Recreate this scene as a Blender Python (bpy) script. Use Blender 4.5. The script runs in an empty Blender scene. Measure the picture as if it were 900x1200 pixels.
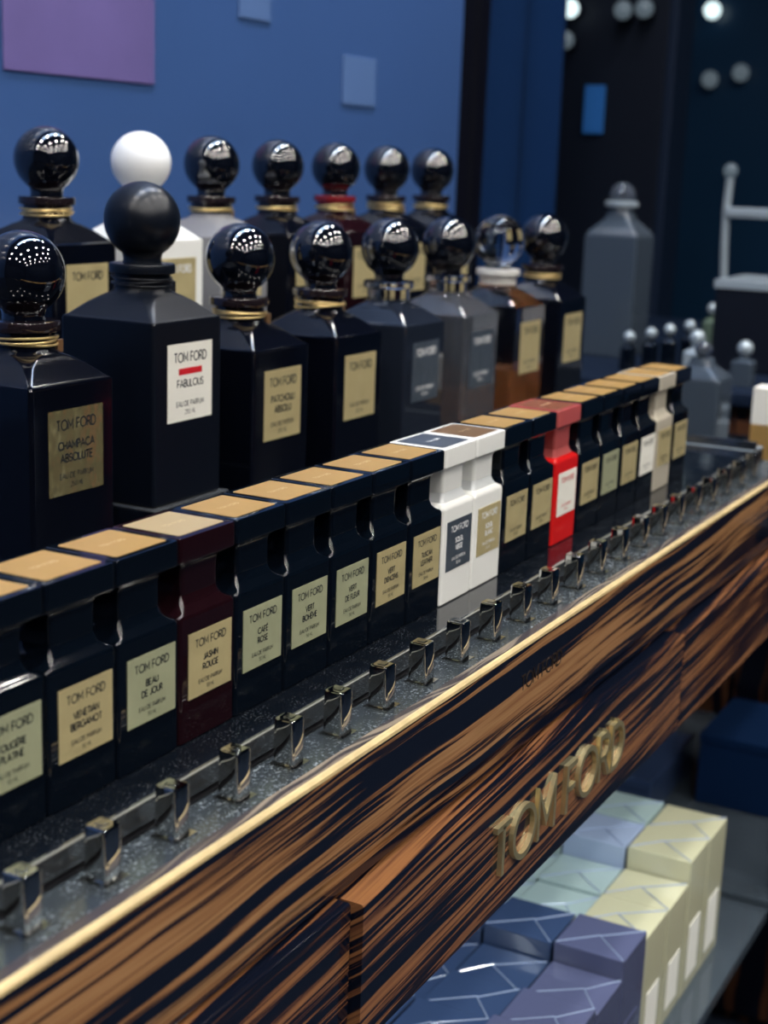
import bpy, bmesh, math, random
from mathutils import Vector, Matrix
R_ = random.Random(7)
sc = bpy.context.scene
COL = sc.collection

# ------------------------------------------------------------------ camera
YAW, PIT, ROLL, FPX = 0.4868, 0.22952, 0.03625, 1750.45
CAM = Vector((0, -0.3559, 0.2479))
cy_, sy_, cp, sp = math.cos(YAW), math.sin(YAW), math.cos(PIT), math.sin(PIT)
Fw = Vector((cy_*cp, sy_*cp, -sp)); Rt = Vector((sy_, -cy_, 0)); Up = Rt.cross(Fw)
c, s = math.cos(ROLL), math.sin(ROLL)
Rt, Up = c*Rt + s*Up, -s*Rt + c*Up
cd = bpy.data.cameras.new('camera'); cam = bpy.data.objects.new('camera', cd); COL.objects.link(cam)
M = Matrix.Identity(4)
for i in range(3):
    M[i][0], M[i][1], M[i][2], M[i][3] = Rt[i], Up[i], -Fw[i], CAM[i]
cam.matrix_world = M
cd.sensor_fit = 'VERTICAL'; cd.sensor_height = 36; cd.sensor_width = 27
cd.lens = FPX/1200*36; cd.clip_start = .01; cd.clip_end = 60
cd.dof.use_dof = True; cd.dof.focus_distance = 0.75; cd.dof.aperture_fstop = 10.5
sc.camera = cam

# ------------------------------------------------------------------ world, exposure, big lights
w = bpy.data.worlds.new('world'); sc.world = w; w.use_nodes = True
bg = w.node_tree.nodes['Background']; bg.inputs[0].default_value = (.10, .22, .50, 1); bg.inputs[1].default_value = .25
sc.view_settings.view_transform = 'Standard'; sc.view_settings.look = 'None'
sc.view_settings.gamma = 1; sc.view_settings.use_curve_mapping = False
sc.view_settings.exposure = 0.0
sc.cycles.use_denoising = True
sc.cycles.max_bounces = 12
sc.cycles.sample_clamp_indirect = 6

def area(name, loc, target, size, power, color, size_y=None):
    l = bpy.data.lights.new(name, 'AREA'); l.energy = power; l.color = color; l.size = size
    if size_y: l.shape = 'RECTANGLE'; l.size_y = size_y
    o = bpy.data.objects.new(name, l); COL.objects.link(o); o.location = loc
    o.rotation_euler = (Vector(target)-Vector(loc)).to_track_quat('-Z', 'Y').to_euler()
    return o
CEIL = 1.70
area('wall_washer_light', (1.2, 0.30, CEIL-.03), (1.2, .62, .3), 1.6, 14, (.50, .68, 1.0), .12)
area('shelf_strip_light', (.9, .02, -.155), (.95, .10, -.46), 1.0, 1.15, (.82, .92, 1.0), .02)

# ------------------------------------------------------------------ materials
MATS = {}
def mat(name, color, rough=.4, metal=0, trans=0, ior=1.45, emis=None, estr=0, coat=0, spec=.5, bump=None, var=None):
    m = bpy.data.materials.new(name); m.use_nodes = True; nt = m.node_tree; b = nt.nodes['Principled BSDF']
    b.inputs['Base Color'].default_value = (*color, 1); b.inputs['Roughness'].default_value = rough
    b.inputs['Metallic'].default_value = metal; b.inputs['Transmission Weight'].default_value = trans
    b.inputs['IOR'].default_value = ior; b.inputs['Coat Weight'].default_value = coat
    b.inputs['Coat Roughness'].default_value = .03
    b.inputs['Specular IOR Level'].default_value = spec
    if emis: b.inputs['Emission Color'].default_value = (*emis, 1); b.inputs['Emission Strength'].default_value = estr
    tc = nt.nodes.new('ShaderNodeTexCoord')
    if var:      # (scale, amount) colour variation
        n = nt.nodes.new('ShaderNodeTexNoise'); n.inputs['Scale'].default_value = var[0]; n.inputs['Detail'].default_value = 5
        r = nt.nodes.new('ShaderNodeValToRGB'); r.color_ramp.elements[0].position = .3; r.color_ramp.elements[1].position = .7
        r.color_ramp.elements[0].color = (*[x*(1-var[1]) for x in color], 1); r.color_ramp.elements[1].color = (*[min(1, x*(1+var[1])) for x in color], 1)
        nt.links.new(tc.outputs['Object'], n.inputs['Vector']); nt.links.new(n.outputs['Fac'], r.inputs[0]); nt.links.new(r.outputs[0], b.inputs['Base Color'])
    if bump:     # (scale, strength, distance)
        n = nt.nodes.new('ShaderNodeTexNoise'); n.inputs['Scale'].default_value = bump[0]; n.inputs['Detail'].default_value = 4
        k = nt.nodes.new('ShaderNodeBump'); k.inputs['Strength'].default_value = bump[1]; k.inputs['Distance'].default_value = bump[2]
        nt.links.new(tc.outputs['Object'], n.inputs['Vector']); nt.links.new(n.outputs['Fac'], k.inputs['Height']); nt.links.new(k.outputs[0], b.inputs['Normal'])
    MATS[name] = m
    return m

def dusty(name, color, rough, dust, density, scale, metal=0, spec=.5, coat=0):
    """smooth surface with scattered dust specks that are really lighter and rougher"""
    m = mat(name, color, rough, metal, spec=spec, coat=coat); nt = m.node_tree; b = nt.nodes['Principled BSDF']
    tc = nt.nodes.new('ShaderNodeTexCoord')
    v = nt.nodes.new('ShaderNodeTexNoise'); v.inputs['Scale'].default_value = scale; v.inputs['Detail'].default_value = 3; v.inputs['Roughness'].default_value = .7
    r = nt.nodes.new('ShaderNodeValToRGB'); r.color_ramp.elements[0].position = density; r.color_ramp.elements[1].position = min(1, density+.10)
    big = nt.nodes.new('ShaderNodeTexNoise'); big.inputs['Scale'].default_value = scale*.08; big.inputs['Detail'].default_value = 3
    r2 = nt.nodes.new('ShaderNodeValToRGB'); r2.color_ramp.elements[0].position = .35; r2.color_ramp.elements[1].position = .68
    mul = nt.nodes.new('ShaderNodeMath'); mul.operation = 'MULTIPLY'
    mix = nt.nodes.new('ShaderNodeMix'); mix.data_type = 'RGBA'
    mix.inputs[6].default_value = (*color, 1); mix.inputs[7].default_value = (*dust, 1)
    mr = nt.nodes.new('ShaderNodeMapRange'); mr.inputs[3].default_value = rough; mr.inputs[4].default_value = .8
    L = nt.links.new
    L(tc.outputs['Object'], v.inputs['Vector']); L(tc.outputs['Object'], big.inputs['Vector'])
    L(v.outputs['Fac'], r.inputs[0]); L(big.outputs['Fac'], r2.inputs[0])
    L(r.outputs[0], mul.inputs[0]); L(r2.outputs[0], mul.inputs[1])
    L(mul.outputs[0], mix.inputs[0]); L(mix.outputs[2], b.inputs['Base Color'])
    L(mul.outputs[0], mr.inputs[0]); L(mr.outputs[0], b.inputs['Roughness'])
    if metal:
        mm = nt.nodes.new('ShaderNodeMapRange'); mm.inputs[3].default_value = metal; mm.inputs[4].default_value = 0
        L(mul.outputs[0], mm.inputs[0]); L(mm.outputs[0], b.inputs['Metallic'])
    return m

def wood(name, dark, tones, axis='x', seed=0., zs=55, xs=2.0, slope=.05, rough=.10, warp=.012):
    """macassar ebony: nearly black wood with orange-brown streaks running along one axis"""
    m = mat(name, dark, rough, coat=.25, spec=.4); nt = m.node_tree; b = nt.nodes['Principled BSDF']; L = nt.links.new
    N = nt.nodes.new
    tc = N('ShaderNodeTexCoord'); sep = N('ShaderNodeSeparateXYZ'); L(tc.outputs['Object'], sep.inputs[0])
    def mth(op, a, b_=None):
        k = N('ShaderNodeMath'); k.operation = op
        for i, q in enumerate((a, b_)):
            if q is None: continue
            if isinstance(q, (int, float)): k.inputs[i].default_value = q
            else: L(q, k.inputs[i])
        return k.outputs[0]
    X, Y, Z = sep.outputs
    if axis == 'z': X, Z = Z, X
    # slow meander of the streaks
    cv = N('ShaderNodeCombineXYZ'); L(mth('MULTIPLY', X, 5.), cv.inputs[0]); cv.inputs[1].default_value = seed; L(mth('MULTIPLY', Z, 9.), cv.inputs[2])
    wn = N('ShaderNodeTexNoise'); wn.inputs['Scale'].default_value = 1; wn.inputs['Detail'].default_value = 2; L(cv.outputs[0], wn.inputs['Vector'])
    zz = mth('ADD', mth('ADD', mth('ADD', Z, mth('MULTIPLY', Y, .8)), mth('MULTIPLY', X, -slope)), mth('MULTIPLY', mth('SUBTRACT', wn.outputs['Fac'], .5), warp*4))
    def streak(fx, fz, off, det):
        c_ = N('ShaderNodeCombineXYZ'); L(mth('MULTIPLY', X, fx), c_.inputs[0]); c_.inputs[1].default_value = seed+off; L(mth('MULTIPLY', zz, fz), c_.inputs[2])
        n = N('ShaderNodeTexNoise'); n.inputs['Scale'].default_value = 1; n.inputs['Detail'].default_value = det; n.inputs['Roughness'].default_value = .55
        L(c_.outputs[0], n.inputs['Vector']); return n.outputs['Fac']
    a = streak(xs, zs, 0, 2); f = streak(xs*1.5, zs*4.0, 5.3, 3); g = streak(40, zs*12, 9.1, 2)
    v = mth('ADD', mth('ADD', mth('MULTIPLY', a, .48), mth('MULTIPLY', f, .48)), mth('MULTIPLY', g, .04))
    r = N('ShaderNodeValToRGB'); e = r.color_ramp.elements
    e[0].position = .498; e[0].color = (*dark, 1)
    e[1].position = .511; e[1].color = (*tones[0], 1)
    for p, t in ((.528, tones[1]), (.58, tones[2]), (.66, tones[1])):
        k = e.new(p); k.color = (*t, 1)
    L(v, r.inputs[0]); L(r.outputs[0], b.inputs['Base Color'])
    bp = N('ShaderNodeBump'); bp.inputs['Strength'].default_value = .12; bp.inputs['Distance'].default_value = .0004
    L(v, bp.inputs['Height']); L(bp.outputs[0], b.inputs['Normal'])
    return m

DK = (.0045, .007, .016)
TN = [(.08, .036, .020), (.27, .125, .050), (.42, .22, .095)]
TN2 = [(.050, .020, .014), (.17, .070, .035), (.34, .15, .06)]
wood('wood_board', DK, TN, seed=1.7, zs=85, xs=2.4, slope=.02, warp=.0028)
wood('wood_drawer', DK, TN2, seed=7.9, zs=95, xs=3.0, slope=.05, warp=.0018)
wood('wood_drawer_left', DK, TN2, seed=3.3, zs=110, xs=3.0, slope=.04, warp=.0015)
wood('wood_rim', (.05, .042, .045), [(.10, .08, .07), (.17, .14, .11), (.25, .2, .15)], seed=4., zs=130, xs=4, slope=0., rough=.25)
wood('wood_vertical', (.005, .006, .014), [(.014, .007, .006), (.055, .022, .013), (.10, .042, .02)], axis='z', seed=2.2, zs=22, xs=1.5, slope=0.)
mat('rim_edge', (.58, .44, .22), .35, 0, bump=(180, .2, .0003), var=(60, .2))  # pale yellow puts the light caught on the bevel into the colour
dusty('deck_black', (.004, .006, .010), .05, (.15, .165, .18), .575, 1000, coat=.2)
dusty('deck_steel', (.11, .135, .155), .20, (.30, .33, .34), .56, 700, metal=.75)
mat('chrome', (.62, .62, .60), .04, 1)
mat('chrome_dull', (.60, .60, .58), .14, 1)
mat('strip_acrylic', (.15, .16, .17), .06, .8)
mat('strip_edge', (.30, .30, .27), .2, .4)
mat('black_gap', (.002, .002, .004), .5)
mat('black_lacquer', (.0020, .004, .008), .06, coat=.3)
mat('black_lacquer_b', (.0018, .0026, .006), .10)
mat('dark_red_glass', (.011, .0030, .0050), .06, coat=.3)
mat('red_glass', (.66, .012, .012), .08, coat=.3)
mat('red_clear_glass', (.85, .18, .17), .05, trans=.55)
mat('white_lacquer', (.84, .84, .80), .14, coat=.2)
mat('white_ball', (.88, .89, .89), .35)
mat('frost_white', (.66, .68, .68), .2, trans=.15)
mat('beige_glass', (.62, .56, .45), .1, trans=.25)
mat('black_ball', (.0020, .0028, .006), .03, coat=.8, spec=.8)
mat('matte_black', (.003, .005, .010), .30, spec=.45)
mat('matte_black_body', (.0022, .004, .009), .34, spec=.35, bump=(300, .05, .0002))
mat('smoke_glass', (.012, .016, .026), .05, trans=.0)
mat('smoke_clear_body', (.22, .24, .28), .03, trans=.8)
mat('smoke_glass_clear', (.30, .34, .40), .03, trans=.85)
mat('clear_glass', (.93, .93, .93), .02, trans=1)
mat('amber_liquid', (.80, .36, .14), .05, trans=.75, ior=1.36)
mat('frost_neck', (.80, .78, .74), .35, trans=.3)
mat('smoky_neck', (.012, .008, .010), .05, coat=.5)
mat('red_neck', (.16, .012, .016), .08, coat=.3)
mat('gold_cord', (.80, .60, .27), .34, .7)
mat('black_cord', (.012, .014, .020), .3)
mat('gold_tag', (.62, .38, .20), .28, .85)
mat('brass', (.74, .66, .38), .38, .85, bump=(900, .25, .0001))
mat('dark_brown', (.035, .022, .013), .4, .3)
mat('ink', (.012, .016, .024), .4)
mat('ink_pale', (.62, .58, .45), .4)
mat('ink_grey', (.85, .87, .88), .4)
mat('emboss', (.95, .78, .46), .3, .5)
mat('ink_red', (.60, .012, .022), .5)
def foil(name, base, hi, metal=.55, rough=.33):
    m = mat(name, base, rough, metal); nt = m.node_tree; b = nt.nodes['Principled BSDF']
    tc = nt.nodes.new('ShaderNodeTexCoord'); oi = nt.nodes.new('ShaderNodeObjectInfo')
    ad = nt.nodes.new('ShaderNodeVectorMath'); ad.operation = 'ADD'
    n = nt.nodes.new('ShaderNodeTexNoise'); n.inputs['Scale'].default_value = 55; n.inputs['Detail'].default_value = 1.5
    r = nt.nodes.new('ShaderNodeBump'); r.inputs['Strength'].default_value = .8; r.inputs['Distance'].default_value = .002
    L = nt.links.new
    L(tc.outputs['Object'], ad.inputs[0]); L(oi.outputs['Random'], ad.inputs[1]); L(ad.outputs[0], n.inputs['Vector'])
    L(n.outputs['Fac'], r.inputs['Height']); L(r.outputs[0], b.inputs['Normal'])
    return m
foil('gold_foil', (.62, .52, .27), None, .4)
foil('gold_foil_green', (.49, .51, .32), None, .4)
foil('gold_foil_dark', (.42, .36, .18), None, .75, .16)
foil('gold_foil_grey', (.10, .13, .17), None)
mat('gold_plate', (.66, .40, .135), .32, .55, bump=(500, .05, .0001), var=(30, .08))
mat('gold_plate_pale', (.72, .54, .29), .30, .55, bump=(500, .05, .0001))
mat('grey_plate', (.10, .12, .15), .3, .4)
mat('brown_plate', (.24, .14, .07), .3, .4)
mat('red_plate', (.30, .10, .05), .25, .3)
mat('white_paper', (.80, .78, .70), .5)
mat('acrylic_clear', (.55, .60, .66), .03, trans=.9)
mat('riser_black', (.004, .006, .012), .12)
mat('wall_blue', (.042, .095, .250), .30, bump=(3, .1, .01), var=(1.2, .12))
mat('reflection_pink', (.125, .095, .27), .6, var=(8, .12))  # reflections in the glossy wall, put into flat colour here and below
mat('reflection_pale', (.075, .145, .32), .6)
mat('curtain_navy', (.004, .020, .070), .9, spec=.1)
mat('curtain_black', (.001, .0015, .006), .9, spec=.1)
mat('store_dark', (.003, .009, .024), .6, spec=.2)
mat('store_teal', (.006, .030, .070), .3)
mat('store_floor', (.018, .026, .042), .2, var=(2, .2))
mat('ceiling_paint', (.02, .03, .05), .7)
mat('lamp_white', (.9, .95, 1), .4, emis=(1.0, .96, .91), estr=235)
mat('lamp_cool', (.03, .04, .05), .4, emis=(.62, .86, 1.0), estr=3.0)
mat('lamp_dim', (.03, .04, .05), .4, emis=(.55, .72, .85), estr=.14)
mat('lamp_mid', (.03, .04, .05), .4, emis=(.70, .88, .90), estr=1.6)
mat('screen_blue', (.02, .1, .3), .3, emis=(.02, .20, .62), estr=.03)
mat('grey_glass', (.045, .060, .080), .12)
mat('pale_smoke', (.22, .22, .23), .12)
mat('green_glass', (.10, .14, .10), .1)
mat('brown_glass', (.14, .09, .06), .1)
mat('steel_white', (.36, .42, .46), .25, .3)
mat('carton_blue', (.036, .062, .135), .16, coat=.7)
mat('carton_violet', (.085, .095, .175), .18, coat=.7)
mat('carton_pale_green', (.36, .47, .46), .2, coat=.6)
mat('carton_yellow', (.52, .50, .33), .2, coat=.6)
mat('carton_white_blue', (.34, .42, .58), .2, coat=.6)
mat('film', (.45, .55, .75), .08, trans=.4)
mat('shelf_glass', (.10, .13, .16), .06, trans=.5)
mat('trunk_dark', (.002, .004, .010), .5, spec=.25)

# ------------------------------------------------------------------ mesh helpers
def obj(name, bm, m, parent=None, smooth=35, loc=None):
    me = bpy.data.meshes.new(name); bm.normal_update(); bm.to_mesh(me); bm.free()
    if m: me.materials.append(MATS[m])
    if smooth:
        for p in me.polygons: p.use_smooth = True
        me.set_sharp_from_angle(angle=math.radians(smooth))
    o = bpy.data.objects.new(name, me); COL.objects.link(o)
    if loc: o.location = loc
    if parent: o.parent = parent
    if smooth:
        md = o.modifiers.new('weighted', 'WEIGHTED_NORMAL'); md.keep_sharp = True; md.weight = 80
    return o
def thing(name, label, cat, loc=(0, 0, 0), group=None, rz=0):
    o = bpy.data.objects.new(name, None); COL.objects.link(o); o.empty_display_size = .02
    o.location = loc; o.rotation_euler = (0, 0, rz); tag(o, label, cat, group); return o
def tag(o, label, cat, group=None):
    o['label'] = label; o['category'] = cat
    if group: o['group'] = group
    return o
def struct(o): o['kind'] = 'structure'; return o

def add_box(bm, a, b, bev=0, seg=2):
    vs = [bm.verts.new((x, y, z)) for z in (a[2], b[2]) for y in (a[1], b[1]) for x in (a[0], b[0])]
    fs = [bm.faces.new([vs[i] for i in q]) for q in ((0, 2, 3, 1), (4, 5, 7, 6), (0, 1, 5, 4), (1, 3, 7, 5), (3, 2, 6, 7), (2, 0, 4, 6))]
    if bev:
        es = list({e for f in fs for e in f.edges})
        bmesh.ops.bevel(bm, geom=es, offset=bev, segments=seg, affect='EDGES', profile=.5)
def box(name, a, b, m, parent=None, bev=0, smooth=35, seg=2):
    bm = bmesh.new(); add_box(bm, a, b, bev, seg); return obj(name, bm, m, parent, smooth)

def rr_ring(bm, x0, x1, y0, y1, r, z, seg=4):
    vs = []
    for cx, cy, a0 in ((x1-r, y1-r, 0), (x0+r, y1-r, 90), (x0+r, y0+r, 180), (x1-r, y0+r, 270)):
        for k in range(seg+1):
            a = math.radians(a0+90*k/seg); vs.append(bm.verts.new((cx+r*math.cos(a), cy+r*math.sin(a), z)))
    return vs
def loft(bm, rings, cap0=True, cap1=True):
    for A, B in zip(rings, rings[1:]):
        n = len(A)
        for i in range(n): bm.faces.new((A[i], A[(i+1) % n], B[(i+1) % n], B[i]))
    if cap0: bm.faces.new(list(reversed(rings[0])))
    if cap1: bm.faces.new(rings[-1])
def lathe(bm, prof, cx=0, cy=0, n=36):
    """prof: (radius, z); closed ends where radius is 0"""
    rings = []
    for r, z in prof:
        if r <= 1e-6: rings.append([bm.verts.new((cx, cy, z))])
        else: rings.append([bm.verts.new((cx+r*math.cos(2*math.pi*k/n), cy+r*math.sin(2*math.pi*k/n), z)) for k in range(n)])
    for A, B in zip(rings, rings[1:]):
        if len(A) == 1:
            for k in range(n): bm.faces.new((A[0], B[(k+1) % n], B[k]))
        elif len(B) == 1:
            for k in range(n): bm.faces.new((A[k], A[(k+1) % n], B[0]))
        else:
            for k in range(n): bm.faces.new((A[k], A[(k+1) % n], B[(k+1) % n], B[k]))
    if len(rings[0]) > 1: bm.faces.new(list(reversed(rings[0])))
    if len(rings[-1]) > 1: bm.faces.new(rings[-1])
def tube(bm, pts, r, n=6, closed=False):
    P = [Vector(p) for p in pts]; rings = []
    N = len(P)
    for i, p in enumerate(P):
        t = (P[(i+1) % N]-P[i-1]) if closed else (P[min(i+1, N-1)]-P[max(i-1, 0)])
        t.normalize(); a = t.cross(Vector((0, 0, 1)))
        if a.length < .1: a = t.cross(Vector((1, 0, 0)))
        a.normalize(); b = t.cross(a)
        rings.append([bm.verts.new(p+a*r*math.cos(2*math.pi*k/n)+b*r*math.sin(2*math.pi*k/n)) for k in range(n)])
    pairs = list(zip(rings, rings[1:])) + ([(rings[-1], rings[0])] if closed else [])
    for A, B in pairs:
        for k in range(n): bm.faces.new((A[k], A[(k+1) % n], B[(k+1) % n], B[k]))
    if not closed: bm.faces.new(rings[0]); bm.faces.new(list(reversed(rings[-1])))

# ------------------------------------------------------------------ lettering: a geometric stroke alphabet, unit height
def arc(cx, cy, rx, ry, a0, a1, n=10):
    return [(cx+rx*math.cos(math.radians(a0+(a1-a0)*i/n)), cy+ry*math.sin(math.radians(a0+(a1-a0)*i/n))) for i in range(n+1)]
G = {
 'A': (.78, [[(0, 0), (.39, 1), (.78, 0)], [(.14, .32), (.64, .32)]]),
 'B': (.58, [[(0, 0), (0, 1), (.30, 1)]+arc(.30, .76, .24, .24, 90, -90, 8)+[(0, .52)], [(0, .52), (.32, .52)]+arc(.32, .26, .26, .26, 90, -90, 8)+[(0, 0)]]),
 'C': (.80, [arc(.5, .5, .5, .5, 45, 315, 18)]),
 'D': (.72, [[(0, 0), (0, 1), (.24, 1)]+arc(.24, .5, .48, .5, 90, -90, 14)+[(0, 0)]]),
 'E': (.52, [[(.52, 1), (0, 1), (0, 0), (.52, 0)], [(0, .5), (.46, .5)]]),
 'F': (.50, [[(.50, 1), (0, 1), (0, 0)], [(0, .5), (.44, .5)]]),
 'G': (.90, [arc(.5, .5, .5, .5, 45, 340, 18)+[(.96, .46), (.58, .46)]]),
 'H': (.64, [[(0, 0), (0, 1)], [(.64, 0), (.64, 1)], [(0, .5), (.64, .5)]]),
 'I': (.0, [[(0, 0), (0, 1)]]),
 'J': (.42, [[(.42, 1), (.42, .2)]+arc(.22, .2, .2, .2, 0, -160, 8)]),
 'K': (.60, [[(0, 0), (0, 1)], [(.58, 1), (0, .38)], [(.22, .6), (.6, 0)]]),
 'L': (.48, [[(0, 1), (0, 0), (.48, 0)]]),
 'M': (.80, [[(0, 0), (0, 1), (.40, .28), (.80, 1), (.80, 0)]]),
 'N': (.66, [[(0, 0), (0, 1), (.66, 0), (.66, 1)]]),
 'O': (1.0, [arc(.5, .5, .5, .5, 0, 360, 24)]),
 'P': (.54, [[(0, 0), (0, 1), (.28, 1)]+arc(.28, .74, .26, .26, 90, -90, 8)+[(0, .48)]]),
 'Q': (1.0, [arc(.5, .5, .5, .5, 0, 360, 24), [(.6, .3), (.95, -.02)]]),
 'R': (.58, [[(0, 0), (0, 1), (.28, 1)]+arc(.28, .74, .26, .26, 90, -90, 8)+[(0, .48)], [(.28, .48), (.58, 0)]]),
 'S': (.52, [arc(.27, .75, .24, .24, 30, 270, 10)+arc(.26, .255, .26, .255, 90, -150, 10)]),
 'T': (.62, [[(0, 1), (.62, 1)], [(.31, 1), (.31, 0)]]),
 'U': (.62, [[(0, 1), (0, .31)]+arc(.31, .31, .31, .31, 180, 360, 10)+[(.62, 1)]]),
 'V': (.74, [[(0, 1), (.37, 0), (.74, 1)]]),
 'X': (.66, [[(0, 0), (.66, 1)], [(0, 1), (.66, 0)]]),
 'Y': (.68, [[(0, 1), (.34, .48), (.68, 1)], [(.34, .48), (.34, 0)]]),
 'Z': (.6, [[(0, 1), (.6, 1), (0, 0), (.6, 0)]]),
 '0': (.62, [arc(.31, .5, .31, .5, 0, 360, 18)]),
 '5': (.54, [[(.48, 1), (.08, 1), (.04, .56)]+arc(.26, .32, .28, .32, 120, -150, 10)]),
 '2': (.54, [arc(.27, .74, .26, .26, 160, 0, 8)+[(.5, .6), (0, 0), (.54, 0)]]),
 "'": (.05, [[(.02, 1), (0, .78)]]), ' ': (.30, []),
}
G['É'] = (.52, G['E'][1]+[[(.16, 1.12), (.36, 1.3)]])
G['È'] = (.52, G['E'][1]+[[(.36, 1.12), (.16, 1.3)]])
def text_width(t, track=.17): return sum(G[ch][0]+track for ch in t)-track
def ribbon(bm, pts, wd, place, thick):
    """one mitred stroke; place(u, v, w) -> 3-D"""
    P = [Vector(p) for p in pts]; closed = (P[0]-P[-1]).length < 1e-4
    if closed: P = P[:-1]
    n = len(P); L, Rr = [], []
    for i, p in enumerate(P):
        a = P[i-1] if (i > 0 or closed) else None; b = P[(i+1) % n] if (i < n-1 or closed) else None
        d1 = (p-a).normalized() if a is not None else None; d2 = (b-p).normalized() if b is not None else None
        if d1 is None: d1 = d2
        if d2 is None: d2 = d1
        t = d1+d2
        if t.length < .2: t = Vector((-d1.y, d1.x))*.2+d1*.01
        t.normalize(); nn = Vector((-t.y, t.x)); k = min(2.2, 1/max(.3, nn.dot(Vector((-d1.y, d1.x)))))
        ext = Vector((0, 0))
        if not closed and i == 0: ext = -d2*wd*.0
        L.append(p+nn*wd/2*k+ext); Rr.append(p-nn*wd/2*k+ext)
    V = lambda q, h: bm.verts.new(place(q.x, q.y, h))
    top = [(V(a, thick), V(b, thick)) for a, b in zip(L, Rr)]
    if thick > 2e-4: bot = [(V(a, 0), V(b, 0)) for a, b in zip(L, Rr)]
    rng = range(n if closed else n-1)
    for i in rng:
        j = (i+1) % n
        bm.faces.new((top[i][0], top[i][1], top[j][1], top[j][0]))
        if thick > 2e-4:
            bm.faces.new((top[i][0], top[j][0], bot[j][0], bot[i][0])); bm.faces.new((top[j][1], top[i][1], bot[i][1], bot[j][1]))
            bm.faces.new((bot[i][1], bot[i][0], bot[j][0], bot[j][1]))
    if thick > 2e-4 and not closed:
        bm.faces.new((top[0][1], top[0][0], bot[0][0], bot[0][1])); bm.faces.new((top[-1][0], top[-1][1], bot[-1][1], bot[-1][0]))
def text(bm, t, cx, cz, h, wd, place, thick=1e-4, track=.17, squash=1.):
    """centred on cx, letters' foot at cz"""
    x = cx-text_width(t, track)*h*squash/2
    for ch in t:
        for st in G[ch][1]:
            ribbon(bm, [(x+p[0]*h*squash, cz+p[1]*h) for p in st], wd, place, thick)
        x += (G[ch][0]+track)*h*squash

def front_label(parent, x0, x1, z0, z1, y, name, foilm, inkm, ml, bar=False, words='TOM FORD'):
    """a paper or foil label on a face looking towards -y, with its lettering"""
    lb = box('label', (x0, y-.00035, z0), (x1, y+.0002, z1), foilm, parent, 0)
    W, H = x1-x0, z1-z0; cx = (x0+x1)/2
    place = lambda u, v, t: (u, y-.00037-t, v)
    bm = bmesh.new()
    def line(t, frac, hfrac, maxw, wd):
        h = H*hfrac; q = 1.
        if text_width(t)*h > maxw*W: q = maxw*W/(text_width(t)*h)
        text(bm, t, cx, z0+H*frac, h, h*wd, place, squash=q)
    line('TOM FORD', .765, .115, .72, .15)
    if len(name) == 2: line(name[0], .535, .090, .68, .20); line(name[1], .385, .090, .68, .20)
    elif len(name) == 1: line(name[0], .44, .090, .70, .17)
    line('EAU DE PARFUM', .19, .062, .72, .14); line(ml, .085, .055, .4, .12)
    obj('lettering', bm, inkm, lb, 0)
    if bar:
        box('red_bar', (cx-W*.26, y-.0006, z0+H*.60), (cx+W*.26, y-.0003, z0+H*.68), 'ink_red', lb, 0)
    return lb

# ------------------------------------------------------------------ the counter
X0, X1 = -.35, 1.36
counter = thing('display_counter', 'long counter of striped dark wood with black glass top and steel rim tray', 'counter', (0, 0, 0))
box('glass_top', (X0, -.0240, -.030), (X1, .62, 0), 'deck_black', counter, .0006)
box('shadow_gap', (X0, -.0300, -.030), (X1, -.0240, -.0055), 'black_gap', counter)
bm = bmesh.new(); add_box(bm, (X0, -.0285, -.0045), (X1, -.0250, .0050), .0006); strip = obj('edge_strip', bm, 'strip_acrylic', counter)
box('polished_edge', (X0, -.0284, .0050), (X1, -.0272, .0053), 'strip_edge', strip)
box('steel_tray', (X0, -.0520, -.030), (X1, -.0295, -.0065), 'deck_steel', counter, .0003)
box('wood_rim', (X0, -.0575, -.030), (X1, -.0521, -.0062), 'wood_rim', counter, .0003)
# front board: extruded profile (y, z)
def extrude_x(name, prof, x0, x1, m, parent, smooth=30):
    bm = bmesh.new()
    A = [bm.verts.new((x0, y, z)) for y, z in prof]; B = [bm.verts.new((x1, y, z)) for y, z in prof]
    n = len(prof)
    for i in range(n): bm.faces.new((A[i], B[i], B[(i+1) % n], A[(i+1) % n]))
    bm.faces.new(list(reversed(A))); bm.faces.new(B)
    bmesh.ops.recalc_face_normals(bm, faces=bm.faces)
    return obj(name, bm, m, parent, smooth)
board = extrude_x('front_board', [(-.0576, -.0090), (-.0602, -.0090), (-.0604, -.0105), (-.0604, -.0565), (-.0601, -.0582), (-.0592, -.0592),
                                  (-.0580, -.0600), (-.0574, -.0620), (-.0572, -.0655), (-.0578, -.0690), (-.0575, -.0705), (-.050, -.0705), (-.040, -.0705), (-.040, -.031), (-.0576, -.031)], X0, X1, 'wood_board', counter)
extrude_x('rim_edge', [(-.0576, -.0062), (-.0590, -.0062), (-.0602, -.0074), (-.0604, -.0089), (-.0576, -.0089)], X0, X1, 'rim_edge', board)
box('recess_rail', (X0, -.0500, -.0760), (X1, -.040, -.0706), 'black_gap', counter)
def drawer(x0, x1, y, m, zb=-.148):
    t = -.0745; r = .0016
    prof = [(-.040, t), (y+r, t), (y+r*.3, t-r*.3), (y, t-r), (y, zb+r), (y+r*.3, zb+r*.3), (y+r, zb), (-.040, zb)]
    return extrude_x('drawer_front', prof, x0, x1, m, counter)
d1 = drawer(X0, .5350, -.0632, 'wood_drawer_left')
d2 = drawer(.5365, 1.0115, -.0690, 'wood_drawer')
d3 = drawer(1.0130, X1, -.0690, 'wood_drawer_left')
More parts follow.
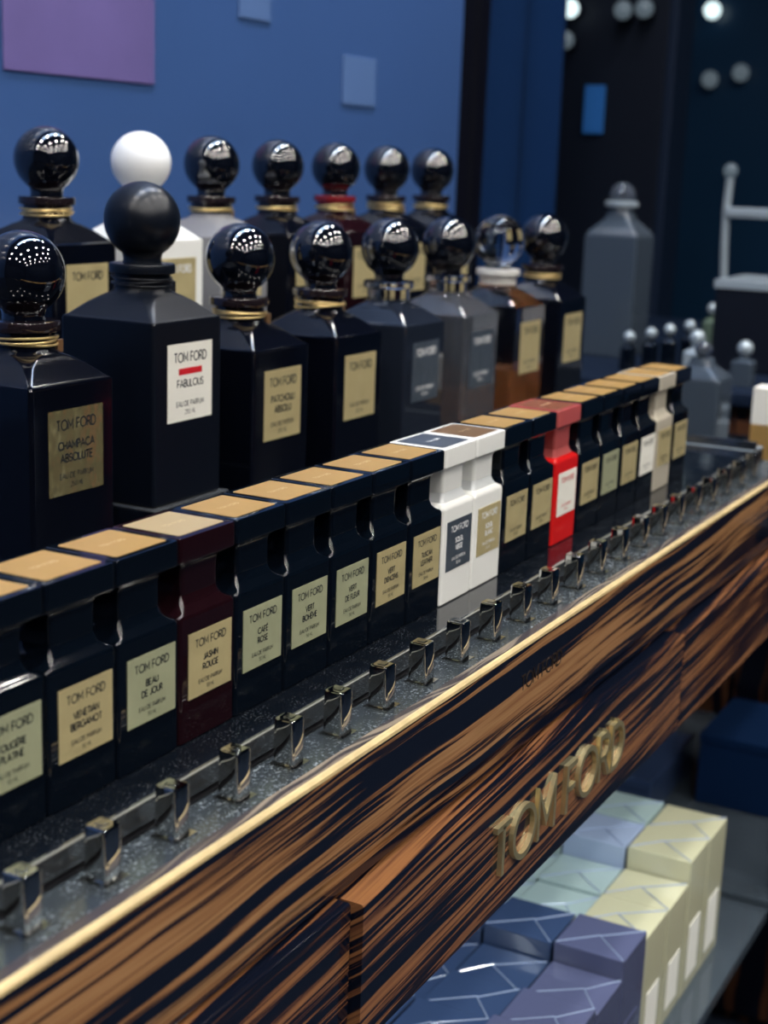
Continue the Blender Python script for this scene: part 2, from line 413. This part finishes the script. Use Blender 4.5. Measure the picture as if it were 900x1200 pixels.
# brass letters on the middle drawer
DY = -.0690
lx0, lx1, lz0, lh = .6790, .8810, -.1265, .0330
tw = text_width('TOM FORD', .17)
q = (lx1-lx0)/(tw*lh)
x = lx0
for ch in 'TOM FORD':
    if ch != ' ':
        bm = bmesh.new()
        for st in G[ch][1]:
            ribbon(bm, [(x+p[0]*lh*q, lz0+.002+p[1]*(lh-.004)) for p in st], .0034, lambda u, v, t: (u, DY-t, v), .0028)
        bmesh.ops.remove_doubles(bm, verts=bm.verts, dist=1e-5)
        bmesh.ops.recalc_face_normals(bm, faces=bm.faces)
        obj('brass_letter', bm, 'brass', d2, 0)
    x += (G[ch][0]+.17)*lh*q
bm = bmesh.new(); text(bm, 'TOM FORD', .7570, -.0335, .0085, .0009, lambda u, v, t: (u, -.0604-t, v), 2.5e-4, track=.16, squash=1.05)
obj('small_letters', bm, 'dark_brown', board, 0)  # thin dark letters laid on the board face
# carcass
box('back_panel', (X0, .600, -.95), (1.36, .62, -.031), 'wood_vertical', counter)
box('plinth', (X0, -.02, -.95), (1.36, .599, -.86), 'trunk_dark', counter)
box('carton_shelf', (X0, -.070, -.472), (1.385, .599, -.460), 'shelf_glass', counter, .001)
box('drawer_box', (X0, -.0399, -.140), (X1, .59, -.0765), 'trunk_dark', counter)
box('end_post', (1.30, -.0399, -.031), (X1, .59, -.0765), 'trunk_dark', counter)

# ------------------------------------------------------------------ chrome posts on the tray
def post():
    t = thing('chrome_post', '', 'post')
    W, D, H = .0092, .0100, .0215
    bm = bmesh.new(); rings = []
    # sides in order +x, +y, -x, -y
    def ringp(inset, z, bulge):
        vs = []; n = 8; hw, hd = W/2-inset, D/2-inset; rc = .0007
        for nx, ny in ((1, 0), (0, 1), (-1, 0), (0, -1)):
            tx, ty = -ny, nx; hn = hw if nx else hd; ht = (hd if nx else hw)-rc
            for k in range(n+1):
                u = -1+2*k/n; q_ = hn+bulge*(1-u*u)
                vs.append(bm.verts.new((W/2+nx*q_+tx*u*ht, D/2+ny*q_+ty*u*ht, z)))
        return vs
    for ins, z, bg_ in ((.0003, 0, 0), (0, .0006, .00002), (-.0001, H*.35, .00026), (-.0001, H*.7, .00026), (0, H-.0008, .00008), (.0004, H-.0001, 0), (.0010, H, 0)): rings.append(ringp(ins, z, bg_))
    loft(bm, rings); obj('block', bm, 'chrome', t, 42)
    bm = bmesh.new()
    e = .0016
    for a, b in (((-e, -e, 0), (W+e+.001, -.0002, .0007)), ((-e, D+.0002, 0), (W+e+.001, D+e, .0007)), ((-e, -.0002, 0), (-.0002, D+.0002, .0007)), ((W+.0002, -.0002, 0), (W+e+.001, D+.0002, .0007))):
        add_box(bm, a, b)
    obj('socket_frame', bm, 'chrome_dull', t)
    bm = bmesh.new(); add_box(bm, (W*.3, D*.3, H), (W*.7, D*.7, H+.0003), .0001); obj('top_stud', bm, 'chrome_dull', t)
    return t
def copy_tree(o, parent=None):
    q_ = o.copy(); COL.objects.link(q_); q_.parent = parent
    for ch in list(o.children): copy_tree(ch, q_)
    return q_
ordn = ['first', 'second', 'third', 'fourth', 'fifth', 'sixth', 'seventh', 'eighth', 'ninth', 'tenth', 'eleventh', 'twelfth', 'thirteenth', 'fourteenth',
        'fifteenth', 'sixteenth', 'seventeenth', 'eighteenth', 'nineteenth', 'twentieth', 'twenty-first', 'twenty-second', 'twenty-third', 'twenty-fourth']
p0 = post()
for k in range(23):
    o = p0 if k == 0 else copy_tree(p0)
    o.location = (.3437+k*.04202, -.0453, -.0065); o.rotation_euler.z = R_.uniform(-.03, .03)
    how = 'sharp' if k < 8 else 'slightly blurred' if k < 14 else 'small blurred'
    tag(o, '%s chrome post on the steel tray, %s post from the near end' % (how, ordn[k]), 'post', 'chrome posts along the steel tray')

# ------------------------------------------------------------------ 50 ml bottles
PW, PD = .0420, .0372
g = .0002
def bottle(name, label, x, bodym, capm, platem, foilm, inkm, words, rz=0, neckm=None):
    t = thing(name, label, 'bottle', (x, 0, 0), 'small square bottles in the front row', rz)
    def prof(rows, m, nm):
        bm = bmesh.new(); rings = []
        for z, ix, iy, r in rows: rings.append(rr_ring(bm, g+ix, PW-g-ix, iy, PD-iy, r, z))
        loft(bm, rings); return obj(nm, bm, m, t, 40)
    body = [(0, .0008, .0008, .002), (.0009, 0, 0, .0022), (.0560, 0, 0, .0022), (.0574, .0003, .0003, .0022), (.0583, .0011, .0009, .0022), (.0588, .0024, .0016, .0022),
            (.0600, .0044, .0028, .0024), (.0618, .0060, .0038, .0024), (.0640, .0071, .0044, .0022)]
    cap = [(.0652, .0077, .0047, .0022), (.0656, .0075, .0045, .0022), (.0765, .0075, .0045, .0022), (.0785, .0070, .0042, .0022), (.0800, .0056, .0034, .0024), (.0809, .0030, .0018, .0024), (.0812, .0004, .0004, .0022), (.0818, 0, 0, .0022),
           (.0915, 0, 0, .0022), (.0922, .0003, .0003, .0022), (.0924, .0010, .0010, .002)]
    if neckm:
        prof(body[:7], bodym, 'body')
        prof([body[6], body[7], body[8], (.0652, .0075, .0046, .0022)], neckm, 'neck')
    else: prof(body + [(.0652, .0075, .0046, .0022)], bodym, 'body')
    prof(cap, capm, 'cap')
    bm = bmesh.new(); loft(bm, [rr_ring(bm, .0042, PW-.0042, .0036, PD-.0036, .0012, z) for z in (.0920, .0926)])
    pl = obj('cap_plate', bm, platem, t, 40)
    bm = bmesh.new(); text(bm, 'TOM FORD', PW/2, PD/2-.001, .0021, .00035, lambda u, v, th: (u, v, .0926+th), track=.25)
    obj('embossed_name', bm, 'emboss' if platem not in ('grey_plate',) else 'ink_grey', pl, 0)
    front_label(t, .0062, .0385, .0195, .0490, 0, words, foilm, inkm, '50 ML')
    return t
BK = dict(bodym='black_lacquer', capm='black_lacquer', platem='gold_plate', foilm='gold_foil', inkm='ink')
def bk(**k): d = dict(BK); d.update(k); return d
xb = .3662
rows = [
 ('small black bottle with greenish gold label, cut by the left edge', ['FOUGÈRE', 'PLATINE'], bk(foilm='gold_foil_green')),
 ('small black bottle with warm gold label, second from the left in front row', ['VENETIAN', 'BERGAMOT'], bk(platem='gold_plate')),
 ('small black bottle directly left of the dark red bottle', ['BEAU', 'DE JOUR'], bk(foilm='gold_foil_green')),
 ('small dark red bottle with gold label and pale gold cap plate', ['JASMIN', 'ROUGE'], bk(bodym='dark_red_glass', capm='dark_red_glass', platem='gold_plate_pale')),
 ('small black bottle directly right of the dark red bottle', ['CAFÉ', 'ROSE'], bk(foilm='gold_foil_green')),
 ('small black bottle, second to the right of the dark red bottle', ['VERT', 'BOHÈME'], bk(foilm='gold_foil_green')),
 ('small black bottle, third to the right of the dark red bottle', ['VERT', 'DE FLEUR'], bk(foilm='gold_foil_green')),
 ('small black bottle with gold label, second to the left of the white bottles', ['VERT', "D'ENCENS"], bk()),
 ('small black bottle with gold label, directly left of the white bottles', ['TUSCAN', 'LEATHER'], bk()),
 ('white bottle with a grey label and grey cap plate', ['SOLEIL', 'NEIGE'], bk(bodym='white_lacquer', capm='white_lacquer', platem='grey_plate', foilm='gold_foil_grey', inkm='ink_grey', neckm='frost_white')),
 ('white bottle with a gold label and brown cap plate', ['SOLEIL', 'BLANC'], bk(bodym='white_lacquer', capm='white_lacquer', platem='brown_plate', inkm='ink_grey', neckm='frost_white')),
 ('black gold-labelled bottle directly right of the white bottles', [], bk()),
 ('black gold-labelled bottle directly left of the bright red bottle', [], bk()),
 ('bright red bottle with a white label and red-edged cap', [], bk(bodym='red_glass', capm='red_clear_glass', platem='red_plate', foilm='white_paper', inkm='ink_red', neckm='red_clear_glass')),
 ('black gold-labelled bottle directly right of the bright red bottle', [], bk()),
 ('black gold-labelled bottle, second to the right of the bright red bottle', [], bk(foilm='gold_foil_green')),
 ('black gold-labelled bottle between the red bottle and the far white label', [], bk()),
 ('black bottle with a plain white label near the far end', [], bk(foilm='white_paper')),
 ('beige clear bottle with a gold label near the far end', [], bk(bodym='beige_glass', capm='beige_glass')),
 ('last black gold-labelled bottle of the front row, past the beige bottle', [], bk()),
]
gapx = 0
for i, (lab, words, kw) in enumerate(rows):
    nm = 'perfume_bottle'
    x = xb+i*PW + (.004 if i >= 14 else .002 if i == 13 else 0)
    bottle(nm, lab, x, words=words, **kw)

# ------------------------------------------------------------------ decanters
DW = .0742
def decanter(label, x, y, z, bodym='black_lacquer_b', ballm='black_ball', neckm='smoky_neck', cordm='gold_cord', cords=3, foilm='gold_foil', inkm='ink',
             words=('',), bar=False, tagged=True, rtag=.9, ml='250 ML', liquid=None, rz=0, group='round-stoppered decanters in the middle row', cross=False):
    t = thing('decanter', label, 'bottle', (x, y, z), group, rz)
    h = DW/2; H = .1177
    bm = bmesh.new(); rings = []
    for zz, hf, r in ((0, h-.0012, .002), (.0012, h-.0002, .0026), (.004, h, .0028), (H-.0015, h, .0028), (H, h-.0006, .0028), (H+.0014, h-.0030, .0028), (.1265, .0262, .0050), (.1305, .0212, .0080),
                      (.1325, .0192, .0145), (.1345, .0184, .0182), (.1365, .0181, .018)):
        rings.append(rr_ring(bm, h-hf, h+hf, h-hf, h+hf, min(r, hf*.999), zz, 5))
    if liquid:
        loft(bm, rings); body = obj('body', bm, bodym, t, 28)
        bm = bmesh.new(); e = .004
        loft(bm, [rr_ring(bm, e, DW-e, e, DW-e, .002, .006), rr_ring(bm, e, DW-e, e, DW-e, .002, liquid)]); obj('perfume_fill', bm, 'amber_liquid', body)
    else:
        loft(bm, rings); body = obj('body', bm, bodym, t, 28)
    bm = bmesh.new(); lathe(bm, [(.0178, .1366), (.0180, .137), (.0180, .1448)], h, h); obj('neck', bm, neckm, t)
    bm = bmesh.new(); lathe(bm, [(.0200, .1449), (.0212, .1455), (.0214, .1475), (.0214, .1500), (.0208, .1512), (.0150, .1516)], h, h); obj('collar', bm, neckm, t)
    rb = .0245; zc = .1784; n = 22
    pr_ = [(.0125, .1517), (.0122, .1535), (.0124, .1552)]
    for k in range(n+1):
        a = math.radians(-58+(148)*k/n); pr_.append((rb*math.cos(a) if k < n else 0, zc+rb*math.sin(a)))
    bm = bmesh.new(); lathe(bm, pr_, h, h, 48); obj('stopper', bm, ballm, t, 50)
    if cordm:
        bm = bmesh.new()
        for k in range(cords):
            ph = k*2.1+x*9; pts = []
            for a in range(40):
                th = 2*math.pi*a/40; rr = .0192+.0005*math.sin(3*th+ph)
                pts.append((h+rr*math.cos(th), h+rr*math.sin(th), .1384+k*.0014+(.0009 if not cross else .002)*math.sin(th+ph)))
            tube(bm, pts, .00075 if cordm == 'gold_cord' else .0005, 6, True)
        cd_ = obj('neck_cord', bm, cordm, t, 60)
        if tagged:
            ang = -math.pi/2+rtag; px, py = h+.0205*math.cos(ang), h+.0205*math.sin(ang)
            bm = bmesh.new(); add_box(bm, (px-.0026, py-.0012, .1320), (px+.0026, py+.0012, .1395), .0004)
            obj('cord_tag', bm, 'gold_tag' if cordm == 'gold_cord' else 'black_cord', cd_)
    front_label(t, .0140, .0625, .0530, .1030, 0, list(words) if words[0] else [], foilm, inkm, ml, bar)
    return t
xd, pd, yd = .6355, .1132, .206
decanter('large black decanter with dark gold label and gold cord at the left edge', xd, yd, 0, words=('CHAMPACA', 'ABSOLUTE'), foilm='gold_foil_dark')
fab = decanter('tall matte black decanter with a white label and red bar', .7487, yd, .0282, bodym='matte_black_body', ballm='matte_black', neckm='matte_black', cordm='black_cord', cords=4,
               foilm='white_paper', words=('FABULOUS',), bar=True, rtag=1.0)
decanter('glossy black gold-labelled decanter directly right of the matte black one', xd+2*pd, yd, 0, words=('PATCHOULI', 'ABSOLU'), rtag=.7)
decanter('glossy black decanter with gold cord, directly left of the smoked glass decanters', xd+3*pd, yd, 0, words=('',), rtag=1.1, cross=True)
decanter('near-black smoked decanter with clear neck, nearer of the two slate-labelled ones', xd+4*pd, yd, 0, bodym='smoke_glass', neckm='clear_glass', cordm=None, foilm='gold_foil_grey', inkm='ink_grey')
decanter('grey smoked decanter with slate label, directly left of the clear amber one', xd+5*pd, yd, 0, bodym='smoke_clear_body', liquid=.05, neckm='clear_glass', cordm=None, foilm='gold_foil_grey', inkm='ink_grey')
decanter('clear glass decanter with clear ball stopper half full of amber perfume', xd+6*pd, yd, 0, bodym='clear_glass', ballm='clear_glass', neckm='frost_neck', cordm=None, foilm='gold_foil', liquid=.058)
decanter('black decanter at the far right end of the middle row', xd+7*pd, yd, 0, cordm='gold_cord', tagged=False)
# riser under the matte black decanter
rs = thing('riser_block', 'black block with a bright polished rim under the tall matte decanter', 'riser', (.7450, .2025, 0))
box('block', (0, 0, 0), (.0816, .0816, .0265), 'riser_black', rs, .0008)
bm = bmesh.new(); add_box(bm, (-.0003, -.0003, .0266), (.0819, .0819, .0281), .0005); obj('polished_plate', bm, 'acrylic_clear', rs)
# back row on a step
tag(box('display_step', (.72, .365, .0002), (1.66, .470, .0628), 'riser_black', None, .001), 'long low black step carrying the rear row of decanters', 'riser')
gb = 'round-stoppered decanters in the rear row'
yb_, zb_ = .378, .0630
xbk = .857; pbk = .1081
decanter('rear row black decanter with gold cord, nearest of its row', xbk, yb_, zb_, group=gb, cords=4, tagged=False)
decanter('white decanter with a white ball stopper and gold label', xbk+1.07*pbk, yb_, zb_, bodym='white_lacquer', ballm='white_ball', neckm='white_lacquer', cordm=None, inkm='ink_grey', group=gb)
decanter('rear row decanter with a pale smoky body, right of the white one', xbk+2*pbk, yb_, zb_, bodym='pale_smoke', neckm='smoky_neck', group=gb, rtag=1.1)
decanter('rear row black decanter between the pale body and the red neck', xbk+3*pbk, yb_, zb_, group=gb, rtag=1.2)
decanter('rear row dark red decanter with red neck and gold cord', xbk+4*pbk, yb_, zb_, bodym='dark_red_glass', neckm='red_neck', group=gb, cross=True)
decanter('rear row black decanter with gold cord crossed on its neck', xbk+5*pbk, yb_, zb_, group=gb, cross=True, cords=5)
decanter('rear row black decanter, farthest of its row', xbk+6*pbk, yb_, zb_, group=gb, tagged=False)

# ------------------------------------------------------------------ cartons on the shelf below
def carton(label, x, y, wx, wy, h, m, folds=True, patch=True):
    t = thing('perfume_carton', label, 'carton', (x, y, -.460), 'wrapped cartons on the shelf below the drawers')
    box('carton_body', (0, 0, 0), (wx, wy, h), m, t, .0012)
    fj = R_.uniform(-.08, .2)
    if folds:
        bm = bmesh.new()
        for a, b in (((.02, .02), (.48, .42+fj)), ((.02, .98), (.52, .44+fj)), ((.98, .02), (.5, .43+fj))):
            tube(bm, [(a[0]*wx, a[1]*wy, h+.0005), (b[0]*wx, b[1]*wy, h+.0004)], .0006, 4)
        obj('film_fold', bm, 'film', t)
    if patch:
        box('front_patch', (wx*.22, -.0004, .012), (wx*.78, 0, h*.50), 'white_paper' if m in ('carton_yellow', 'carton_pale_green') else 'carton_violet', t)
    return t
colnames = {'carton_blue': 'deep blue', 'carton_violet': 'violet blue', 'carton_pale_green': 'pale green', 'carton_yellow': 'cream yellow', 'carton_white_blue': 'pale blue'}
xs = []
xq = 1.2900
while xq > .60: xs.append(xq-.0560); xq -= .0566
rown = ['front row', 'second row', 'third row', 'fourth row']
for ci, x in enumerate(xs):
    for ri in range(4):
        if ci < 4:
            m = ['carton_yellow', 'carton_pale_green', 'carton_pale_green', 'carton_blue'][ri]
            if (ci, ri) == (1, 1): m = 'carton_white_blue'
            if (ci, ri) in ((0, 2), (1, 3), (0, 3)): m = 'carton_blue'
        else: m = 'carton_violet' if ri == 0 else 'carton_blue'
        h = [.130, .130, .111, .110, .117, .104, .108, .115, .108, .112, .110, .106, .110, .110][ci] - [0, .002, .006, .010][ri] + R_.uniform(-.003, .003)
        carton('%s wrapped carton under the counter, %s, %s from the far end' % (colnames[m], rown[ri], ordn[ci]),
               x+R_.uniform(-.0003, .0003), -.045+ri*.0600+R_.uniform(0, .0010), .0552, .0578, h, m, folds=True, patch=(ri == 0))

# ------------------------------------------------------------------ the room
struct(box('floor', (-2.5, -3.2, -1.0), (5.2, 2.6, -.95), 'store_floor'))
struct(box('ceiling', (-2.5, -3.2, CEIL), (5.2, 2.6, CEIL+.05), 'ceiling_paint'))
wb = struct(box('wall_back', (-2.5, .621, -.95), (2.035, .68, CEIL), 'wall_blue'))
struct(box('wall_right', (4.75, -3.2, -.95), (4.85, 2.6, CEIL), 'store_teal'))
struct(box('wall_rear', (2.035, 2.5, -.95), (4.75, 2.6, CEIL), 'store_dark'))
struct(box('wall_front', (-2.5, -3.2, -.95), (4.75, -3.1, CEIL), 'store_dark'))
tag(box('painted_reflection', (1.075, .6185, .318), (1.300, .6205, .50), 'reflection_pink', None, .001), 'soft pink square reflection painted on the blue wall, upper left', 'reflection')  # thin panels coloured as reflections in the blue wall
tag(box('painted_reflection', (1.455, .6185, .400), (1.520, .6205, .47), 'reflection_pale', None, .001), 'small pale blue reflection painted on the wall, at the top edge', 'reflection')
tag(box('painted_reflection', (1.690, .6185, .318), (1.775, .6205, .378), 'reflection_pale', None, .001), 'small pale blue reflection painted on the wall beside the curtain', 'reflection')
struct(box('wall_left', (-2.6, -3.2, -.95), (-2.5, 2.6, CEIL), 'store_dark'))
# curtain: folded cloth hanging past the wall end
def curtain(name, pts, z0, z1, m, label, cat):
    bm = bmesh.new(); rows_ = []
    for z in [z0+(z1-z0)*k/8 for k in range(9)]:
        f = (z-z0)/(z1-z0); rows_.append([bm.verts.new((px+.03*f*math.sin(i*1.7), py, z)) for i, (px, py) in enumerate(pts)])
    for A, B in zip(rows_, rows_[1:]):
        for i in range(len(A)-1): bm.faces.new((A[i], A[i+1], B[i+1], B[i]))
    o = obj(name, bm, m, None, 60); md = o.modifiers.new('thick', 'SOLIDIFY'); md.thickness = .012
    return tag(o, label, cat)
curtain('dark_curtain', [(2.05+.030*k, .64+.022*math.sin(k*1.3)+.01*k) for k in range(10)], -.949, CEIL-.002, 'curtain_black', 'near black curtain hanging right of the blue wall', 'curtain')
curtain('blue_curtain', [(2.36+.035*k, .76+.03*math.sin(k*1.1)) for k in range(12)], -.949, CEIL-.002, 'curtain_navy', 'deep blue curtain hanging behind the farthest decanters', 'curtain')
# dark cabinet with a small lit screen
cab = thing('tall_cabinet', 'tall near black cabinet with a small blue screen in the background', 'cabinet', (3.15, .66, -.95))
box('cabinet_body', (0, 0, 0), (.12, .56, 1.75), 'store_dark', cab, .01)
box('cabinet_door', (-.012, .02, .1), (0, .27, 1.7), 'trunk_dark', cab, .003)
box('cabinet_door', (-.012, .29, .1), (0, .54, 1.7), 'trunk_dark', cab, .003)
box('blue_screen', (-.022, .145, 1.275), (-.0125, .190, 1.375), 'screen_blue', cab, .002)
# a side table with blurred decanters and a row of small round-capped bottles
side = thing('side_counter', 'dark counter behind the far end of the perfume display', 'counter', (1.95, -.35, -.95))
box('counter_top', (0, 0, .900), (.95, .955, .918), 'store_dark', side, .003)
box('counter_body', (.03, .03, 0), (.92, .93, .899), 'wood_vertical', side, .003)
for k in range(6): box('front_panel', (.015, .035+k*.15, .02), (.029, .035+k*.15+.142, .88), 'wood_vertical', side, .002)
ZT = -.032
def simple_decanter(name, label, x, y, z, w_, h_, m, ballm, ballr, cat='bottle', group=None, metalcap=None):
    t = thing(name, label, cat, (x, y, z), group)
    bm = bmesh.new(); hw = w_/2
    loft(bm, [rr_ring(bm, -hw*f, hw*f, -hw*f, hw*f, min(r, hw*f*.99), zz, 3) for zz, f, r in ((0, .96, .003), (.004, 1, .004), (h_*.8, 1, .004), (h_*.84, .92, .005), (h_*.93, .5, .01), (h_, .45, .02))])
    obj('body', bm, m, t, 30)
    bm = bmesh.new(); pr_ = [(ballr*.5, h_+.0005)]
    for k in range(13):
        a = math.radians(-60+150*k/12); pr_.append((ballr*math.cos(a) if k < 12 else 0, h_+ballr*.87+.001+ballr*math.sin(a)))
    lathe(bm, pr_, 0, 0, 20); obj('stopper', bm, ballm, t, 50)
    return t
simple_decanter('decanter', 'large grey glass decanter blurred behind the end of the row', 2.24, .435, ZT, .085, .225, 'grey_glass', 'smoke_glass_clear', .020)
bigd = [o for o in bpy.data.objects if o.get('label') == 'large grey glass decanter blurred behind the end of the row'][0]
bm = bmesh.new(); lathe(bm, [(.022, .2255), (.026, .228), (.026, .234), (.021, .236)], 0, 0, 24); obj('collar', bm, 'steel_white', bigd)
gg = 'small round-capped bottles on the dark counter'
for k, (x, y) in enumerate([(2.118, .361), (2.134, .334), (2.148, .311), (2.164, .287)]):
    simple_decanter('small_bottle', '%s of four small dark bottles with shiny caps, from the left' % ordn[k], x-.05, y-.012, ZT, .020, .040+.006*k, 'black_lacquer', 'steel_white', .0085, group=gg)
# end table directly past the counter
et = thing('end_table', 'low dark table past the far end of the counter', 'table', (1.40, -.12, -.95))
box('table_top', (0, 0, .862), (.50, .58, .872), 'deck_black', et, .001)
for lx in (.015, .455):
    for ly in (.015, .535): box('leg', (lx, ly, 0), (lx+.03, ly+.03, .861), 'trunk_dark', et, .001)
box('lower_shelf', (.0, -.02, .478), (.50, .58, .490), 'shelf_glass', et, .001)
for k, (x, y, wx, wy, h, m, lb_) in enumerate([(1.52, .10, .17, .10, .045, 'carton_blue', 'flat blue carton lying on the lower glass shelf'), (1.60, -.02, .14, .09, .085, 'curtain_navy', 'dark navy box on the lower glass shelf, nearer the edge'), (1.58, .23, .16, .12, .11, 'curtain_navy', 'tall navy box at the back of the lower glass shelf')]):
    t_ = thing('storage_box', lb_, 'box', (x, y, -.460)); box('box_body', (0, 0, 0), (wx, wy, h-.012), m, t_, .002); box('box_lid', (-.001, -.001, h-.0118), (wx+.001, wy+.001, h), m, t_, .002)
ZE = -.0778
simple_decanter('glass_vessel', 'grey streaked glass vessel past the last front-row bottle', 1.69, .130, ZE, .060, .120, 'grey_glass', 'smoke_glass_clear', .010)
t = thing('perfume_carton', 'upright carton, white above and gold below, at the right edge', 'carton', (1.545, .002, ZE))
box('carton_base', (0, 0, 0), (.030, .030, .073), 'gold_plate', t, .001); box('carton_lid', (0, 0, .0732), (.030, .030, .112), 'white_paper', t, .001)
t = thing('metal_tray', 'bright metal tray past the front row of bottles', 'tray', (1.365, .02, -.0005+.0))
t.location = (1.3655, -.02, -.004)
box('tray_plate', (0, 0, 0), (.030, .14, .004), 'steel_white', t, .001); box('tray_lip', (.001, .0, .0041), (.005, .14, .012), 'chrome_dull', t, .0005)
for k, (x, y, z, r) in enumerate([(1.84, .085, ZE, .013), (1.845, .060, ZE, .013), (1.80, .14, ZE, .012)]):
    simple_decanter('glass_jar', 'small pale glass jar on the low end table, %s from the front' % ordn[k], x, y, z, .028, .030, 'steel_white', 'steel_white', .009, cat='jar')
box_ = thing('display_box', 'black display box standing on the dark counter at the right', 'box', (2.16, .105, ZT))
box('box_body', (0, 0, 0), (.16, .15, .120), 'trunk_dark', box_, .002); box('box_lid', (-.002, -.002, .1201), (.162, .152, .132), 'steel_white', box_, .001)
for k, (x, y, m, h_) in enumerate([(2.38, .318, 'green_glass', .060), (2.385, .283, 'brown_glass', .065), (2.40, .250, 'green_glass', .055)]):
    simple_decanter('small_bottle', ['small green bottle left of the brown one on the dark counter', 'small brown bottle on the dark counter', 'small green bottle right of the brown one'][k], x, y, ZT, .026, h_, m, 'steel_white', .010)
for k, (x, y, h_, m, lb_) in enumerate([(2.02, .235, .050, 'steel_white', 'small pale bottle at the front edge of the dark counter, nearer the decanters'), (2.03, .170, .040, 'grey_glass', 'small grey bottle at the front edge of the dark counter, nearer the black box'),
                                        (2.00, .060, .055, 'steel_white', 'pale bottle right of the black display box'), (2.06, .455, .050, 'steel_white', 'small pale bottle in front of the large grey decanter')]):
    simple_decanter('small_bottle', lb_, x, y, ZT, .030, h_, m, 'steel_white', .011)
# pale curved table lamp
t = thing('table_lamp', 'pale curved lamp with a flat head at the right edge', 'lamp', (2.63, .375, ZT))
bm = bmesh.new(); lathe(bm, [(.04, 0), (.04, .008), (.008, .012), (.007, .10)], 0, 0, 24); obj('lamp_base', bm, 'trunk_dark', t)
bm = bmesh.new(); tube(bm, [(0, 0, .10), (0, .004, .16), (0, .006, .22), (0, .004, .275)], .007, 8); obj('lamp_pole', bm, 'steel_white', t)
bm = bmesh.new(); add_box(bm, (-.012, -.10, .208), (.012, .004, .226), .004); obj('lamp_head', bm, 'steel_white', t)
bm = bmesh.new(); bmesh.ops.create_icosphere(bm, subdivisions=2, radius=.013, matrix=Matrix.Translation((0, .004, .288))); obj('lamp_bulb', bm, 'lamp_dim', t)

# small far lights on the rear shop wall
def far_light(x, y, z, m, r=.010):
    d = Vector((x, y, z))-CAM; p = CAM+d*((4.738-CAM.x)/d.x)
    return p
lamps = [((4.418, 1.411, .72), 'lamp_mid', 'bright', 'near the top edge left of centre-right'), ((4.493, 1.27, .721), 'lamp_dim', 'dim', 'top edge'), ((4.524, 1.214, .728), 'lamp_dim', 'dim', 'top edge'),
         ((4.621, 1.033, .73), 'lamp_mid', 'bright', ''), ((4.568, 1.113, .689), 'lamp_dim', 'dim', ''), ((4.38, 1.439, .631), 'lamp_dim', 'dim', ''), ((4.393, 1.411, .627), 'lamp_dim', 'dim', ''),
         ((4.627, .932, .55), 'lamp_dim', 'dim', ''), ((4.579, 1.011, .527), 'lamp_dim', 'dim', ''), ((4.314, 1.597, .70), 'lamp_dim', 'dim', '')]
places = ['brightest small round light near the top edge, above the cabinet', 'dim round light at the top edge, left one of a touching pair', 'dim round light at the top edge, right one of a touching pair',
          'bright small round light near the top right corner', 'dim round light below and left of the bright corner light', 'dim round light left of a low pair, above the cabinet', 'dim round light right of a low pair, above the cabinet',
          'dim round light at the upper right edge of the picture', 'dim round light left of the one at the upper right edge', 'dim round light above the deep blue curtain']
for i_, ((pos, m, a, b), lab) in enumerate(zip(lamps, places)):
    k = ((4.700 if i_ in (3, 4, 7, 8) else 3.09)-CAM.x)/(pos[0]-CAM.x); p = CAM+(Vector(pos)-CAM)*k
    t = thing('wall_light', lab, 'light', p, 'small round lights on the far wall')
    bm = bmesh.new(); bmesh.ops.create_uvsphere(bm, u_segments=14, v_segments=8, radius=.026 if i_ in (3, 4, 7, 8) else .019); obj('bulb', bm, m, t)
    bm = bmesh.new(); add_box(bm, (.0265, -.012, -.012), (.045, .012, .012), .002); obj('mount', bm, 'trunk_dark', t)

# ceiling spots: the dots mirrored in the ball stoppers
def spot_proto():
    t = thing('ceiling_spot', '', 'light')
    bm = bmesh.new(); lathe(bm, [(.050, -.006), (.050, -.001)], 0, 0, 16); obj('diffuser', bm, 'lamp_white', t)
    bm = bmesh.new()
    A = []
    for r, z in ((.0505, 0), (.0505, -.010), (.060, -.010), (.060, 0)): A.append([bm.verts.new((r*math.cos(2*math.pi*k/16), r*math.sin(2*math.pi*k/16), z)) for k in range(16)])
    for a, b in zip(A, A[1:]):
        for k in range(16): bm.faces.new((a[k], a[(k+1) % 16], b[(k+1) % 16], b[k]))
    bmesh.ops.recalc_face_normals(bm, faces=bm.faces)
    obj('ring', bm, 'trunk_dark', t)
    return t
sp0 = spot_proto(); first = True
for ix in range(6):
    for iy in range(5):
        x = -1.25+ix*.70+(iy % 2)*.3; y = -2.40+iy*.66
        o = sp0 if first else copy_tree(sp0); first = False
        o.location = (x+R_.uniform(-.04, .04), y+R_.uniform(-.04, .04), CEIL)
        tag(o, 'round ceiling spot over the counter, %s from the near end, %s row from the aisle' % (ordn[ix], ordn[iy]), 'light', 'ceiling spots above the counter')
for o in bpy.data.objects:
    if o.type == 'EMPTY' and not o.get('label') and o.parent is None: print('unlabelled', o.name)
